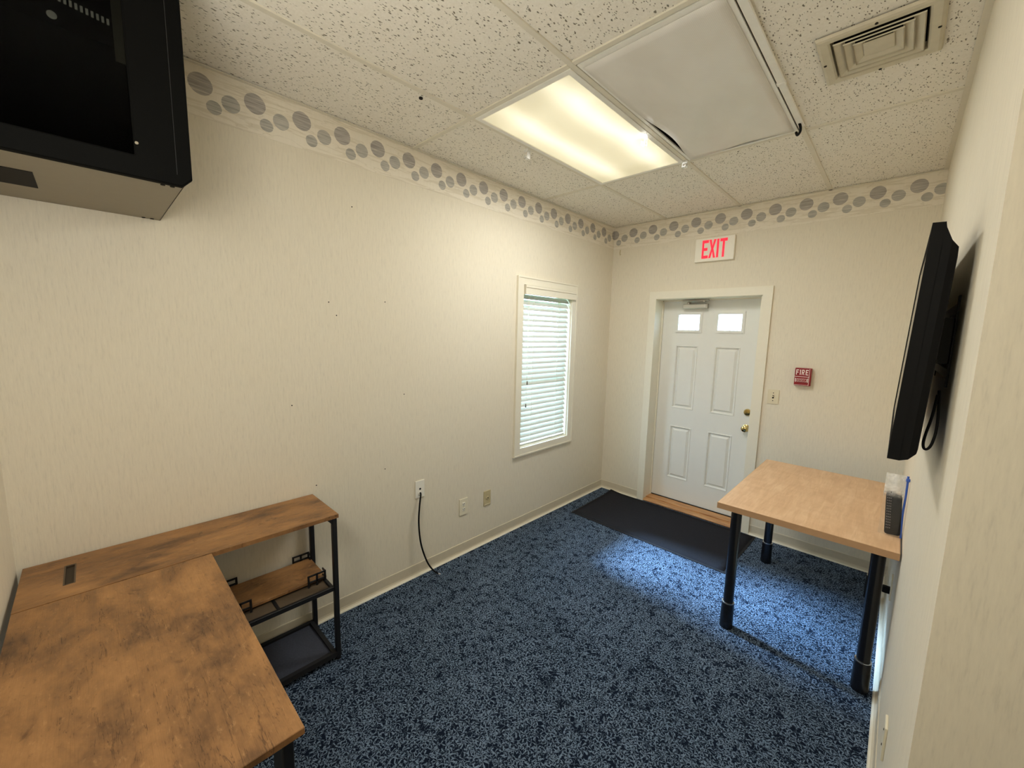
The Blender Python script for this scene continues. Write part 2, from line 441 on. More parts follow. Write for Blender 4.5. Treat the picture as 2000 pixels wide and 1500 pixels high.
# left wall with window opening
WY0, WY1, WZ0, WZ1 = -1.357, -0.690, 0.690, 2.038
m = MB()
m.box(-0.16, 0, YS-0.15, WY0, 0, H+0.1); m.box(-0.16, 0, WY1, 0.15, 0, H+0.1); m.box(-0.16, 0, WY0, WY1, 0, WZ0); m.box(-0.16, 0, WY0, WY1, WZ1, H+0.1)
wall_left = structure(m.build('wall_left', M_wall))
for y, z in ((-2.874, 1.791), (-2.548, 1.814), (-2.835, 1.723), (-2.428, 1.254), (-3.077, 1.257), (-2.566, 0.80), (-2.734, 2.306), (-2.973, 0.803)):
    MB().cyl((-0.002, y, z), (0.0012, y, z), 0.0032, n=10).build('nail_hole', M_slot, wall_left)
# back wall with door opening
DX0, DX1, DT, DD = 0.4850, 1.3740, 2.002, 0.168
m = MB()
m.box(0, DX0, 0, 0.2, 0, H+0.1); m.box(DX1, W+0.15, 0, 0.2, 0, H+0.1); m.box(DX0, DX1, 0, 0.2, DT, H+0.1)
wall_back = structure(m.build('wall_back', M_wall))
m = MB(); m.poly([(0.075, -0.0015, 2.507), (0.084, -0.0015, 2.495), (0.080, -0.0015, 2.470), (0.088, -0.0015, 2.452), (0.076, -0.0015, 2.448), (0.070, -0.0015, 2.472), (0.074, -0.0015, 2.492)], (0, 0.003, 0))
MB_ = m.build('torn_paper', M_almond, wall_back)
# right wall: ends at an outside corner, then turns to the right
structure(MB().box(W, W+0.15, YE, 0, 0, H+0.1).build('wall_right', M_wall))
structure(MB().box(W+0.15, XE, YE, YE+0.15, 0, H+0.1).build('wall_return', M_wall))
structure(MB().box(0, XE, YS-0.15, YS, 0, H+0.1).build('wall_front', M_wall))
structure(MB().box(XE, XE+0.15, YS-0.15, YE+0.15, 0, H+0.1).build('wall_outer', M_wall))
# wallpaper border
t = structure(MB().box(0, 0.0012, YS, 0, 2.520, H).build('trim_1', border_mat('disc_border_left', 1, -0.199, 1)))
t = structure(MB().box(0, W, -0.0012, 0, 2.512, H).build('trim_2', border_mat('disc_border_back', 0, 0.0125, 1)))

# vinyl cove base
def cove(name, runs, axis, sign, at):
    root = structure(empty(name, (0, 0, 0)))
    def pt(d, t, z): return (at + sign*d, t, z) if axis == 0 else (t, at + sign*d, z)
    for a, b in runs:
        prof = [(0.0, 0.0), (0.020, 0.0), (0.016, 0.005), (0.007, 0.014), (0.0045, 0.024), (0.0045, 0.078), (0.003, 0.082), (0.0, 0.082)]
        MB().strip([[pt(d, t_, z) for d, z in prof] for t_ in (a, b)], True).build('cove_base', M_cove, root)
        MB().strip([[pt(d, t_, z) for d, z in [(0.0, 0.0), (0.0225, 0.0), (0.0195, 0.0075), (0.0, 0.0075)]] for t_ in (a, b)], True).build('lit_toe', M_lit_toe, root)  # toe strip painted lighter, standing for the lit cove
    return root
cove('baseboard_left', [(YS, -1.5965), (-1.5945, 0)], 0, 1, 0.0)
cove('baseboard_back', [(0, 0.430), (1.4455, W)], 1, -1, 0.0)
cove('baseboard_right', [(YE, 0)], 0, -1, W)
cove('baseboard_return', [(W, XE)], 1, -1, YE)

# ceiling: slab, tiles, T-bar grid
ceiling = structure(MB().box(-0.15, XE+0.15, YS-0.15, 0.2, H+0.09, H+0.15).build('ceiling', M_cavity))
cells = []
XE_L = [W, 2.345, 2.955, 3.565, XE]
for i in range(4):
    for j in range(4):
        if i in (1, 2) and j == 1: continue
        cells.append((XL[i], XL[i+1], YL[j+1], YL[j]))
for i in range(4):
    if i == 0: continue
    cells.append((XE_L[i], XE_L[i+1], YL[3], YE)); cells.append((XE_L[i], XE_L[i+1], YS, YL[3]))
cells.append((W, 2.345, YS, YE))
VX0, VX1, VY0, VY1 = 1.905, 2.188, -1.848, -1.562     # duct opening
for x0, x1, y0, y1 in cells:
    g = 0.004
    m = MB(); a0, a1, b0, b1 = x0+g, x1-g, y0+g, y1-g
    if x0 < VX0 < x1 and y0 < VY0 < y1:
        for q in ((a0, VX0, b0, b1), (VX1, a1, b0, b1), (VX0, VX1, b0, VY0), (VX0, VX1, VY1, b1)): m.box(*q, H+0.005, H+0.020)
    else: m.box(a0, a1, b0, b1, H+0.005, H+0.020)
    m.build('ceiling_tile', M_tile, ceiling)
hw = 0.012
for x in XL[1:4]: MB().box(x-hw, x+hw, YS, 0, H-0.001, H+0.007, 0.001).build('grid_runner', M_grid, ceiling)
for x in XE_L[1:4]: MB().box(x-hw, x+hw, YS, YE, H-0.001, H+0.007, 0.001).build('grid_runner', M_grid, ceiling)
for k, y in enumerate(YL[1:4]):
    xs = XL if k < 2 else [0.0, XL[1], XL[2], XL[3], 2.345, 2.955, 3.565, XE]
    for a, b in zip(xs, xs[1:]):
        MB().box(a+hw*(a > 0), b-hw*(b < W-0.01), y-hw, y+hw, H-0.0012, H+0.007, 0.001).build('cross_tee', M_grid, ceiling)
# wall angle
for q in ((0.0012, 0.02, YS, 0), (W-0.02, W, YE, 0)): MB().box(*q, H-0.001, H+0.002).build('wall_angle', M_grid, ceiling)
MB().box(0.02, W-0.02, -0.02, -0.0012, H-0.001, H+0.002).build('wall_angle', M_grid, ceiling)
MB().cyl((0.489, -2.619, H-0.0005), (0.489, -2.619, H+0.01), 0.009, n=12).build('hole', M_slot, ceiling)

# ------------------------------------------------------------ window
win = structure(empty('window_1', (0, 0, 0)))
OY0, OY1, OZ0, OZ1 = -1.4237, -0.6203, 0.627, 2.0968
def rect(x, y0, y1, z0, z1): return [(x, y0, z0), (x, y1, z0), (x, y1, z1), (x, y0, z1)]
m = MB()
q = lambda a: rect(0.0, *a)
m.ring(rect(0.0, OY0, OY1, OZ0, OZ1), rect(0.0, WY0+0.004, WY1-0.004, WZ0+0.004, WZ1-0.004), (0.016, 0, 0))
m.ring(rect(0.016, OY0, OY1, OZ0, OZ1), rect(0.016, OY0+0.012, OY1-0.012, OZ0+0.012, OZ1-0.012), (0.004, 0, 0))
m.build('casing', M_trim, win)
m = MB(); m.ring(rect(-0.16, WY0, WY1, WZ0, WZ1), rect(-0.16, WY0+0.012, WY1-0.012, WZ0+0.012, WZ1-0.012), (0.16, 0, 0)); m.build('jamb_liner', M_trim, win)
m = MB(); m.ring(rect(-0.145, WY0+0.012, WY1-0.012, WZ0+0.012, WZ1-0.012), rect(-0.145, WY0+0.05, WY1-0.05, WZ0+0.055, WZ1-0.05), (0.03, 0, 0)); sash = m.build('sash', M_trim, win)
MB().box(-0.140, -0.120, WY0+0.05, WY1-0.05, 1.345, 1.385, 0.002).build('meeting_rail', M_trim, sash)
MB().box(-0.134, -0.130, WY0+0.05, WY1-0.05, WZ0+0.055, 1.345).build('pane', M_glass, sash)
MB().box(-0.134, -0.130, WY0+0.05, WY1-0.05, 1.385, WZ1-0.05).build('pane', M_glass, sash)
# blind
bl = tag(empty('window_blind', (-0.030, (WY0+WY1)/2, WZ1-0.014)), 'white slatted horizontal blind hanging in the only window', 'blind')
MB().box(-0.055, -0.008, WY0+0.016, WY1-0.016, 1.985, WZ1-0.014, 0.003).build('headrail', M_slat, bl)
m = MB(); v0, v1 = WY0+0.014, WY1+0.034; m.box(0.021, 0.030, v0, v1, 1.957, WZ1-0.008, 0.002); m.box(0.029, 0.035, v0, v1, 2.010, WZ1-0.008, 0.002); m.box(0.029, 0.034, v0, v1, 1.957, 1.968, 0.002); m.box(-0.008, 0.022, v0, v0+0.006, 1.957, WZ1-0.008)
m.build('valance', M_trim, bl)
NS = 28; ztop, zbot = 1.945, 0.748
first = None
L = (WY1-WY0) - 0.036; yc = (WY0+WY1)/2
for k in range(NS):
    z = ztop + (zbot-ztop)*k/(NS-1)
    if first is None:
        m = MB(); loops = []
        th = math.radians(53)
        for yy in (-L/2, L/2):
            up, dn = [], []
            for i in range(5):
                s_ = -0.025 + 0.05*i/4; hgt = 0.004*(1-(s_/0.025)**2)
                # room side edge (positive s) low, outer edge high
                x = s_*math.cos(th) + hgt*math.sin(th); zz = -s_*math.sin(th) + hgt*math.cos(th)
                up.append((x, yy, zz)); dn.append((x - 0.0022*math.sin(th), yy, zz - 0.0022*math.cos(th)))
            loops.append(up + dn[::-1])
        m.strip(loops, True)
        for yy, lp in zip((-L/2, L/2), loops):
            vs = [m.bm.verts.new(Vector(p)) for p in lp]; m.bm.faces.new(vs)
        first = m.build('slat', M_slat, bl, local=True)
        first.location = Vector((-0.030, yc, z)) - bl.location
    else: copy(first, bl, Vector((-0.030, yc, z)) - bl.location)
MB().box(-0.052, -0.012, WY0+0.018, WY1-0.018, WZ0+0.013, WZ0+0.028, 0.003).build('bottom_rail', M_slat, bl)
for yy in (WY0+0.16, WY1-0.17):
    for xx in (-0.009, -0.051): MB().cyl((xx, yy, WZ0+0.02), (xx, yy, 1.99), 0.0011, n=6).build('ladder_cord', M_ivory, bl)
for yy, ze in ((WY0+0.085, 1.25), (WY0+0.075, 1.06)):
    c = MB().cyl((0.004, yy, ze), (0.004, yy, 1.963), 0.0011, n=6).build('pull_cord', M_ivory, bl)
    MB().cyl((0.004, yy, ze-0.026), (0.004, yy, ze+0.004), 0.006, 0.0035, n=12).build('tassel', M_panelboard, c)

# ------------------------------------------------------------ door
door = structure(empty('door_1', (DX0, DD, 0)))
C = 0.0711
m = MB()
o_ = [(DX0-C, 0, 0), (DX0-C, 0, DT+C), (DX1+C, 0, DT+C), (DX1+C, 0, 0)]
L0, L1, R0, R1, T0, T1 = 0.430, 0.4955, 1.3770, 1.4455, 1.998, 2.067
m.poly([(L0, 0, 0), (L0, 0, T1), (L1, 0, T0), (L1, 0, 0)], (0, -0.018, 0))
m.poly([(R1, 0, 0), (R0, 0, 0), (R0, 0, T0), (R1, 0, T1)], (0, -0.018, 0))
m.poly([(L0, 0, T1), (R1, 0, T1), (R0, 0, T0), (L1, 0, T0)], (0, -0.018, 0))
m.build('casing', M_trim, door)
m = MB(); m.box(DX0, DX0+0.008, 0, 0.2, 0, DT); m.box(DX1-0.008, DX1, 0, 0.2, 0, DT); m.box(DX0, DX1, 0, 0.2, DT-0.008, DT)
m.box(DX0+0.006, DX0+0.016, 0.142, 0.164, 0, DT); m.box(DX1-0.018, DX1-0.006, 0.142, 0.164, 0, DT); m.box(DX0+0.006, DX1-0.006, 0.142, 0.164, DT-0.018, DT-0.006)
m.build('jamb', M_trim, door)
# slab with two light openings
SX0, SX1, SZ0, SZ1 = DX0+0.010, DX1-0.010, 0.030, DT-0.010
LT = [(0.648, 0.848), (1.003, 1.203)]; LZ0, LZ1 = 1.711, 1.861
PN = ((0.641, 0.847, 0.956, 1.569), (0.997, 1.205, 0.956, 1.569), (0.641, 0.847, 0.250, 0.778), (0.997, 1.205, 0.250, 0.778))
m = MB(); f0, f1 = DD, DD+0.044; fm = DD+0.016
xs = (SX0, 0.641, 0.847, 0.997, 1.205, SX1); zs = (SZ0, 0.250, 0.778, 0.956, 1.569, LZ0, LZ1, SZ1)
m.box(SX0, SX1, fm, f1, SZ0, LZ0); m.box(SX0, SX1, fm, f1, LZ1, SZ1)
for a_, b_ in ((SX0, LT[0][0]), (LT[0][1], LT[1][0]), (LT[1][1], SX1)): m.box(a_, b_, f0, f1, LZ0, LZ1)
for a_, b_ in ((xs[0], xs[1]), (xs[2], xs[3]), (xs[4], xs[5])): m.box(a_, b_, f0, fm, SZ0, LZ0)
for i in (1, 3):
    for z0_, z1_ in ((zs[0], zs[1]), (zs[2], zs[3]), (zs[4], zs[5])): m.box(xs[i], xs[i+1], f0, fm, z0_, z1_)
m.box(SX0, SX1, f0, fm, LZ1, SZ1)
slab = m.build('slab', M_door, door)
def rxz(y, x0, x1, z0, z1): return [(x0, y, z0), (x1, y, z0), (x1, y, z1), (x0, y, z1)]
for a, b in LT:
    m = MB(); e = 0.021
    m.ring(rxz(DD, a-e, b+e, LZ0-e, LZ1+e), rxz(DD, a+0.004, b-0.004, LZ0+0.004, LZ1-0.004), (0, -0.008, 0))
    m.ring(rxz(DD-0.008, a-e+0.006, b+e-0.006, LZ0-e+0.006, LZ1+e-0.006), rxz(DD-0.008, a-0.002, b+0.002, LZ0-0.002, LZ1+0.002), (0, -0.004, 0))
    m.build('light_frame', M_door, slab)
    MB().box(a, b, DD+0.018, DD+0.024, LZ0, LZ1).build('glass', M_glass, slab)
    cx = b - 0.07
    MB().tube([(cx-0.032, DD+0.015, LZ0+0.004), (cx-0.022, DD+0.015, LZ0+0.016), (cx, DD+0.015, LZ0+0.021), (cx+0.022, DD+0.015, LZ0+0.016), (cx+0.032, DD+0.015, LZ0+0.004)], 0.0022, 6, 4).build('glass_bead', M_alu, slab)
for x0, x1, z0, z1 in PN:
    m = MB(); f = DD
    R = lambda y, i: rxz(y, x0+i, x1-i, z0+i, z1-i)
    # bead, groove, then the raised field
    m.strip([R(f+0.001, 0), R(f-0.004, 0.004), R(f-0.003, 0.009), R(f+0.0145, 0.015), R(f+0.0145, 0.021), R(f-0.001, 0.040)], True)
    vs = [m.bm.verts.new(Vector(p)) for p in R(f-0.001, 0.040)]; m.bm.faces.new(vs)
    bmesh.ops.remove_doubles(m.bm, verts=m.bm.verts[:], dist=1e-5)
    m.build('raised_panel', M_door, slab)
kb = MB(); kb.lathe([(0, 0.032), (0.004, 0.032), (0.008, 0.024), (0.012, 0.013), (0.028, 0.012), (0.032, 0.021), (0.042, 0.028), (0.054, 0.027), (0.060, 0.019), (0.062, 0.004)], (1.309, DD, 0.868), (0, -1, 0)).build('knob', M_brass, slab, True)
db = MB(); db.lathe([(0, 0.031), (0.006, 0.031), (0.014, 0.026), (0.016, 0.010)], (1.310, DD, 1.009), (0, -1, 0)); db.build('deadbolt', M_brass, slab, True)
MB().box(1.295, 1.325, DD-0.034, DD-0.014, 1.004, 1.014, 0.003).build('thumb_turn', M_brass, slab)
m = MB(); m.box(0.702, 0.905, DD-0.062, DD-0.004, 1.912, 1.952, 0.006, 2); m.cyl((0.745, DD-0.03, 1.952), (0.745, DD-0.03, 1.972), 0.014); m.box(0.895, 0.918, DD-0.055, DD-0.006, 1.909, 1.955, 0.004); m.build('closer_body', M_alu, slab)
m = MB(); m.tube([(0.745, DD-0.035, 1.972), (0.80, DD-0.10, 1.974), (0.89, DD-0.06, 1.976)], 0.007, 8, 3); m.box(0.70, 0.93, DD-0.075, DD-0.045, 1.978, 1.990, 0.003); m.cyl((0.89, DD-0.06, 1.968), (0.89, DD-0.06, 1.99), 0.013); m.build('closer_arm', M_alu, door)
m = MB(); m.box(DX0+0.008, DX1-0.008, 0.06, 0.2, 0.0, 0.028, 0.003); m.build('threshold', M_oak, door)
MB().box(DX0, DX1, -0.016, 0.066, 0.0, 0.018, 0.006).build('threshold_nosing', M_oak, door)
MB().box(DX0+0.008, DX1-0.008, DD-0.012, DD+0.002, 0.026, 0.034).build('weather_strip', M_slot, door)

# ------------------------------------------------------------ outside (seen only as brightness through the glass)
structure(MB().box(-14, 8, -12, 14, -0.4, -0.3).build('ground', M_grass))

# ============================================================ ceiling fixtures
# lit fluorescent troffer
lt = tag(empty('ceiling_light', (0.8416, -1.744, H)), 'lit recessed fluorescent ceiling light with glowing ribbed diffuser', 'light')
def rxy(z, x0, x1, y0, y1): return [(x0, y0, z), (x1, y0, z), (x1, y1, z), (x0, y1, z)]
ax0, ax1, ay0, ay1 = XL[1]+0.013, XL[2]-0.013, YL[2]+0.013, YL[1]-0.013
m = MB(); m.ring(rxy(H-0.004, ax0, ax1, ay0, ay1), rxy(H-0.004, ax0+0.022, ax1-0.026, ay0+0.026, ay1-0.022), (0, 0, 0.012)); m.build('door_frame', M_white, lt)
m = MB(); m.ring(rxy(H+0.008, ax0, ax1, ay0, ay1), rxy(H+0.008, ax0+0.004, ax1-0.004, ay0+0.004, ay1-0.004), (0, 0, 0.07)); m.build('housing', M_white, lt)
MB().box(ax0+0.006, ax1-0.006, ay0+0.006, ay1-0.006, H+0.001, H+0.005).build('diffuser', M_lit, lt)
for (cx, cy, s_) in ((0.520, -1.90, 1), (1.118, -1.63, 1.1), (1.150, -1.155, 0.7)):
    m = MB(); h = 0.05*s_
    m.box(cx-0.002, cx+0.002, cy-0.014, cy+0.014, H-h, H-0.002, 0.0005); m.box(cx-0.018, cx+0.002, cy-0.014, cy+0.014, H-h, H-h+0.003); m.box(cx-0.020, cx-0.017, cy-0.014, cy+0.014, H-h, H-h+0.022)
    m.box(cx-0.014, cx+0.014, cy-0.022, cy-0.018, H-0.02, H-0.002)
    m.build('plastic_hook', M_hook, lt)
la = bpy.data.lights.new('fluorescent_glow', 'AREA'); la.shape = 'RECTANGLE'; la.size = 0.38; la.size_y = 0.76; la.energy = LAMP_W; la.color = (1.0, 1.0, 0.965)
lo = bpy.data.objects.new('fluorescent_glow', la); COL.objects.link(lo); lo.location = (0.09, 0.18, -0.008); lo.parent = lt

# dead fixture with sagging diffuser, door frame slightly ajar
dl = tag(empty('ceiling_light_panel', (1.4414, -1.744, H)), 'unlit ceiling light beside the lit one, grey sagging diffuser in a loose frame', 'light')
bx0, bx1, by0, by1 = XL[2]+0.013, XL[3]-0.013, YL[2]+0.013, YL[1]-0.013
m = MB(); m.ring(rxy(H+0.004, bx0, bx1, by0, by1), rxy(H+0.004, bx0+0.003, bx1-0.003, by0+0.003, by1-0.003), (0, 0, 0.075)); m.box(bx0, bx1, by0, by1, H+0.075, H+0.079); m.build('housing', M_cavity, dl)
m = MB(); m.ring(rxy(H-0.002, bx0+0.004, bx1-0.004, by0+0.004, by1-0.004), rxy(H-0.002, bx0+0.020, bx1-0.024, by0+0.03, by1-0.020), (0, 0, 0.008)); m.build('door_frame', M_white, dl)
m = MB(); NX, NY = 14, 26; loops = []
for j in range(NY+1):
    y = by0+0.028 + (by1-0.016-by0-0.028)*j/NY; row = []
    for i in range(NX+1):
        u = i/NX; v = j/NY
        xl = bx0+0.016 + 0.036*math.exp(-((v-0.68)/0.20)**2)
        x = xl + (bx1-0.020-xl)*u
        yy = y - (0.034*math.exp(-((u-0.62)/0.30)**2) if j == NY else 0)
        z = H-0.0035 - 0.004*math.sin(PI*u)*math.sin(PI*v) - 0.006*math.sin(PI*v)*math.exp(-((v-0.70)/0.16)**2)*(1-u)**2
        row.append((x, yy, z))
    loops.append(row)
m.strip(loops); dif = m.build('diffuser', M_dead, dl, True)
sm = dif.modifiers.new('thickness', 'SOLIDIFY'); sm.thickness = 0.002
m = MB(); m.box(1.728, 1.756, -2.33, -1.688, H-0.010, H-0.001, 0.002); m.box(1.728, 1.754, -1.680, -1.215, H-0.010, H-0.001, 0.002); m.box(1.724, 1.758, -1.696, -1.674, H-0.0125, H-0.001, 0.002); m.build('hinge_strip', M_white, dl)
MB().tube([(1.738, -1.262, H-0.004), (1.742, -1.245, H-0.022), (1.738, -1.222, H-0.034), (1.722, -1.190, H-0.034), (1.712, -1.172, H-0.012)], 0.006, 8, 5).build('cable_loop', M_blackplastic, dl)

# square four-way air diffuser
vt = tag(empty('ceiling_vent', (2.045, -1.705, H)), 'dusty square ceiling air vent with nested louvres beside the right wall', 'vent')
ox0, ox1, oy0, oy1 = 1.876, 2.212, -1.880, -1.536
m = MB(); L_ = lambda z, i: rxy(z, ox0+i, ox1-i, oy0+i, oy1-i)
m.strip([L_(H+0.001, 0.0), L_(H-0.008, 0.004), L_(H-0.012, 0.012), L_(H-0.010, 0.034), L_(H-0.006, 0.040), L_(H+0.02, 0.044)], True); m.build('frame', M_dust, vt)
MB().ring(rxy(H+0.001, VX0, VX1, VY0, VY1), rxy(H+0.001, VX0+0.006, VX1-0.006, VY0+0.006, VY1-0.006), (0, 0, 0.08)).build('duct_collar', M_slot, vt)
for k in range(3):
    m = MB(); i0 = 0.049 + 0.026*k
    m.strip([L_(H-0.015+0.002*k, i0), L_(H-0.0105+0.002*k, i0-0.0012), L_(H+0.0025+0.002*k, i0+0.029), L_(H+0.001+0.002*k, i0+0.030), L_(H-0.0115+0.002*k, i0+0.0015)], True)
    m.build('louvre', M_dust, vt)
m = MB(); m.box(2.002, 2.086, -1.752, -1.664, H-0.003, H+0.001, 0.001); m.build('centre_plate', M_dust, vt)
for px, py in ((1.890, -1.708), (2.198, -1.708), (2.044, -1.550), (2.044, -1.866)):
    MB().cyl((px, py, H-0.0135), (px, py, H-0.009), 0.005, n=10).build('screw', M_slot, vt)

# ============================================================ things on the walls
# letters drawn in a 0..1 box (x to the right, y up)
GL = {'E': [[(0, 0), (1, 0), (1, .16), (.3, .16), (.3, .42), (.85, .42), (.85, .58), (.3, .58), (.3, .84), (1, .84), (1, 1), (0, 1)]],
      'F': [[(0, 0), (.3, 0), (.3, .42), (.85, .42), (.85, .58), (.3, .58), (.3, .84), (1, .84), (1, 1), (0, 1)]],
      'I': [[(.34, 0), (.66, 0), (.66, 1), (.34, 1)]],
      'T': [[(.35, 0), (.65, 0), (.65, .84), (1, .84), (1, 1), (0, 1), (0, .84), (.35, .84)]],
      'X': [[(0, 0), (.32, 0), (.5, .36), (.68, 0), (1, 0), (.66, .5), (1, 1), (.68, 1), (.5, .64), (.32, 1), (0, 1), (.34, .5)]],
      'R': [[(0, 0), (.28, 0), (.28, .42), (.42, .42), (.72, 0), (1, 0), (.7, .44), (.95, .55), (1, .75), (.9, .93), (.7, 1), (0, 1), (0, .57), (.28, .57), (.28, .86), (.62, .86), (.72, .72), (.62, .57), (0, .57)]]}
def letter(ch, x, z, wd, ht, y, dep, mat, parent, name='letter'):
    m = MB()
    for P in GL[ch]:
        if ch == 'R':
            # stem, bowl and leg as separate strokes
            for Q in ([(0, 0), (.28, 0), (.28, 1), (0, 1)], [(.28, .84), (.7, .84), (.7, 1), (.28, 1)], [(.28, .42), (.7, .42), (.7, .57), (.28, .57)], [(.7, .42), (.92, .5), (1, .64), (1, .8), (.92, .93), (.7, 1), (.7, .84), (.74, .78), (.74, .64), (.7, .57)], [(.40, .42), (.66, .42), (1, 0), (.72, 0)]):
                m.poly([(x+a*wd, y, z+b*ht) for a, b in Q], (0, -dep, 0))
        else: m.poly([(x+a*wd, y, z+b*ht) for a, b in P], (0, -dep, 0))
    return m.build(name, mat, parent)

ex = tag(empty('exit_sign', (0.983, 0, 2.30)), 'white rectangular exit sign with red lit letters above the door', 'sign')
MB().box(0.826, 1.140, -0.030, 0, 2.300, 2.496, 0.004, 2).build('housing', M_signbody, ex)
for i, (ch, x, wd) in enumerate((('E', 0.884, 0.052), ('X', 0.940, 0.056), ('I', 0.985, 0.052), ('T', 1.028, 0.056))):
    letter(ch, x, 2.326, wd, 0.152, -0.0295, 0.0025, M_exitred, ex)
m = MB(); m.poly([(1.095, -0.0295, 2.360), (1.128, -0.0295, 2.402), (1.095, -0.0295, 2.444), (1.088, -0.0295, 2.437), (1.115, -0.0295, 2.402), (1.088, -0.0295, 2.367)], (0, -0.0015, 0)); m.build('chevron', M_signbody, ex)

fp = tag(empty('fire_alarm', (1.70, 0, 1.303)), 'small red fire alarm pull station on the wall right of the door', 'fire alarm')
MB().box(1.650, 1.752, -0.040, 0, 1.303, 1.437, 0.004, 2).build('housing', M_redbox, fp)
for ch, x in zip('FIRE', (1.658, 1.676, 1.694, 1.718)): letter(ch, x, 1.385, 0.017, 0.040, -0.0395, 0.0015, M_whiteprint, fp)
m = MB(); m.box(1.652, 1.740, -0.0412, -0.039, 1.370, 1.3735); m.box(1.740, 1.7425, -0.0412, -0.039, 1.306, 1.434); m.box(1.652, 1.740, -0.0412, -0.039, 1.3075, 1.3095)
m.build('white_line', M_whiteprint, fp)
pb = MB(); pb.box(1.668, 1.728, -0.048, -0.038, 1.334, 1.357, 0.002); pl = pb.build('pull_bar', M_redbox, fp)
m = MB(); m.ring(rxz(-0.0478, 1.668, 1.728, 1.334, 1.357), rxz(-0.0478, 1.670, 1.726, 1.336, 1.355), (0, -0.001, 0))
for i in range(7): m.box(1.677+i*0.006, 1.680+i*0.006, -0.0490, -0.0476, 1.342+(i % 3)*0.002, 1.350-(i % 2)*0.002)
m.build('printed_mark', M_whiteprint, pl)
for x in (1.656, 1.731): MB().box(x, x+0.006, -0.0415, -0.039, 1.330, 1.360, 0.001).build('stop', M_whiteprint, fp)

sw = tag(empty('light_switch', (1.518, 0, 1.133)), 'almond toggle light switch between door casing and red alarm', 'switch')
MB().box(1.480, 1.557, -0.006, 0, 1.133, 1.248, 0.002, 2).build('cover_plate', M_light_almond, sw)
m = MB(); m.box(1.513, 1.524, -0.0075, -0.005, 1.178, 1.204); m.build('toggle_slot', M_slot, sw)
MB().box(1.5145, 1.5225, -0.017, -0.005, 1.190, 1.200, 0.002).build('toggle', M_light_almond, sw)
for z in (1.160, 1.222): MB().cyl((1.5185, -0.0075, z), (1.5185, -0.005, z), 0.0035, n=10).build('screw', M_slot, sw)

p1 = tag(empty('cable_plate', (0, -2.318, 0.546)), 'white wall plate with a black cable coming out of it', 'wall plate')
MB().box(0, 0.006, -2.353, -2.283, 0.546, 0.663, 0.002, 2).build('cover_plate', M_whiteplastic, p1)
MB().cyl((0.005, -2.318, 0.606), (0.0075, -2.318, 0.606), 0.007, n=14).build('hole', M_slot, p1)
MB().lathe([(0, 0.008), (0.003, 0.008), (0.006, 0.0055)], (0.006, -2.318, 0.580), (1, 0, 0), 12).build('grommet', M_whiteplastic, p1)
cb = tag(empty('wall_cable', (0.012, -2.318, 0.580)), 'black cable hanging from the white wall plate down to the carpet', 'cable')
MB().tube([(0.004, -2.318, 0.580), (0.022, -2.324, 0.572), (0.036, -2.343, 0.50), (0.040, -2.352, 0.385), (0.046, -2.340, 0.24), (0.062, -2.305, 0.11), (0.082, -2.270, 0.040), (0.105, -2.244, 0.012)], 0.0055, 10, 6).build('sheath', M_blackplastic, cb, True)
MB().cyl((0.105, -2.244, 0.012), (0.117, -2.232, 0.009), 0.0032, n=8).build('bare_tip', M_chrome, cb)

p2 = tag(empty('power_outlet', (0, -1.943, 0.302)), 'light duplex power outlet on left wall, middle of the three low plates', 'outlet')
MB().box(0, 0.006, -1.981, -1.905, 0.302, 0.427, 0.002, 2).build('cover_plate', M_ivory, p2)
for zc in (0.345, 0.385):
    rc = MB().box(0.004, 0.008, -1.957, -1.929, zc-0.014, zc+0.014, 0.003, 2).build('receptacle', M_whiteplastic, p2)
    m = MB(); m.box(0.0075, 0.0085, -1.951, -1.948, zc-0.003, zc+0.007); m.box(0.0075, 0.0085, -1.938, -1.935, zc-0.003, zc+0.007); m.box(0.0075, 0.0085, -1.945, -1.941, zc-0.010, zc-0.006); m.build('slot', M_slot, rc)
MB().cyl((0.006, -1.943, 0.365), (0.0078, -1.943, 0.365), 0.003, n=8).build('screw', M_almond, p2)

p3 = tag(empty('jack_plate', (0, -1.705, 0.303)), 'tan wall plate with round jack, on left wall nearest the window', 'wall plate')
MB().box(0, 0.006, -1.740, -1.669, 0.303, 0.423, 0.002, 2).build('cover_plate', M_almond, p3)
MB().lathe([(0, 0.014), (0.003, 0.014), (0.005, 0.010)], (0.006, -1.703, 0.366), (1, 0, 0), 16).build('jack', M_almond, p3)
MB().cyl((0.010, -1.703, 0.366), (0.0115, -1.703, 0.366), 0.005, n=12).build('jack_hole', M_slot, p3)
MB().box(0.0055, 0.0075, -1.735, -1.674, 0.312, 0.316).build('ridge', M_ivory, p3)

p4 = tag(empty('blank_plate', (W, -2.09, 0.33)), 'cream wall plate low on right wall, seen edge-on nearest the camera', 'wall plate')
MB().box(W-0.007, W, -2.125, -2.055, 0.33, 0.445, 0.002, 2).build('cover_plate', M_ivory, p4)
for z in (0.36, 0.415): MB().cyl((W-0.0085, -2.09, z), (W-0.006, -2.09, z), 0.0035, n=8).build('screw', M_slot, p4)

p5 = tag(empty('plugged_outlet', (W, -0.98, 0.33)), 'wall outlet with a dark plug in it, on right wall under the table', 'outlet')
MB().box(W-0.006, W, -1.018, -0.942, 0.33, 0.445, 0.002, 2).build('cover_plate', M_ivory, p5)
m = MB(); m.box(W-0.036, W-0.005, -0.995, -0.965, 0.352, 0.384, 0.004, 2); m.build('plug', M_blackplastic, p5)

# ------------------------------------------------------------ television on the right wall
TY0, TW_, TH, TT = -2.449, 0.950, 0.546, 0.048
tilt = 0.0337
tv = tag(empty('television', (2.2200, TY0, 1.3736), (0, tilt, 0)), 'black flat television hung on the right wall, seen edge-on', 'television')
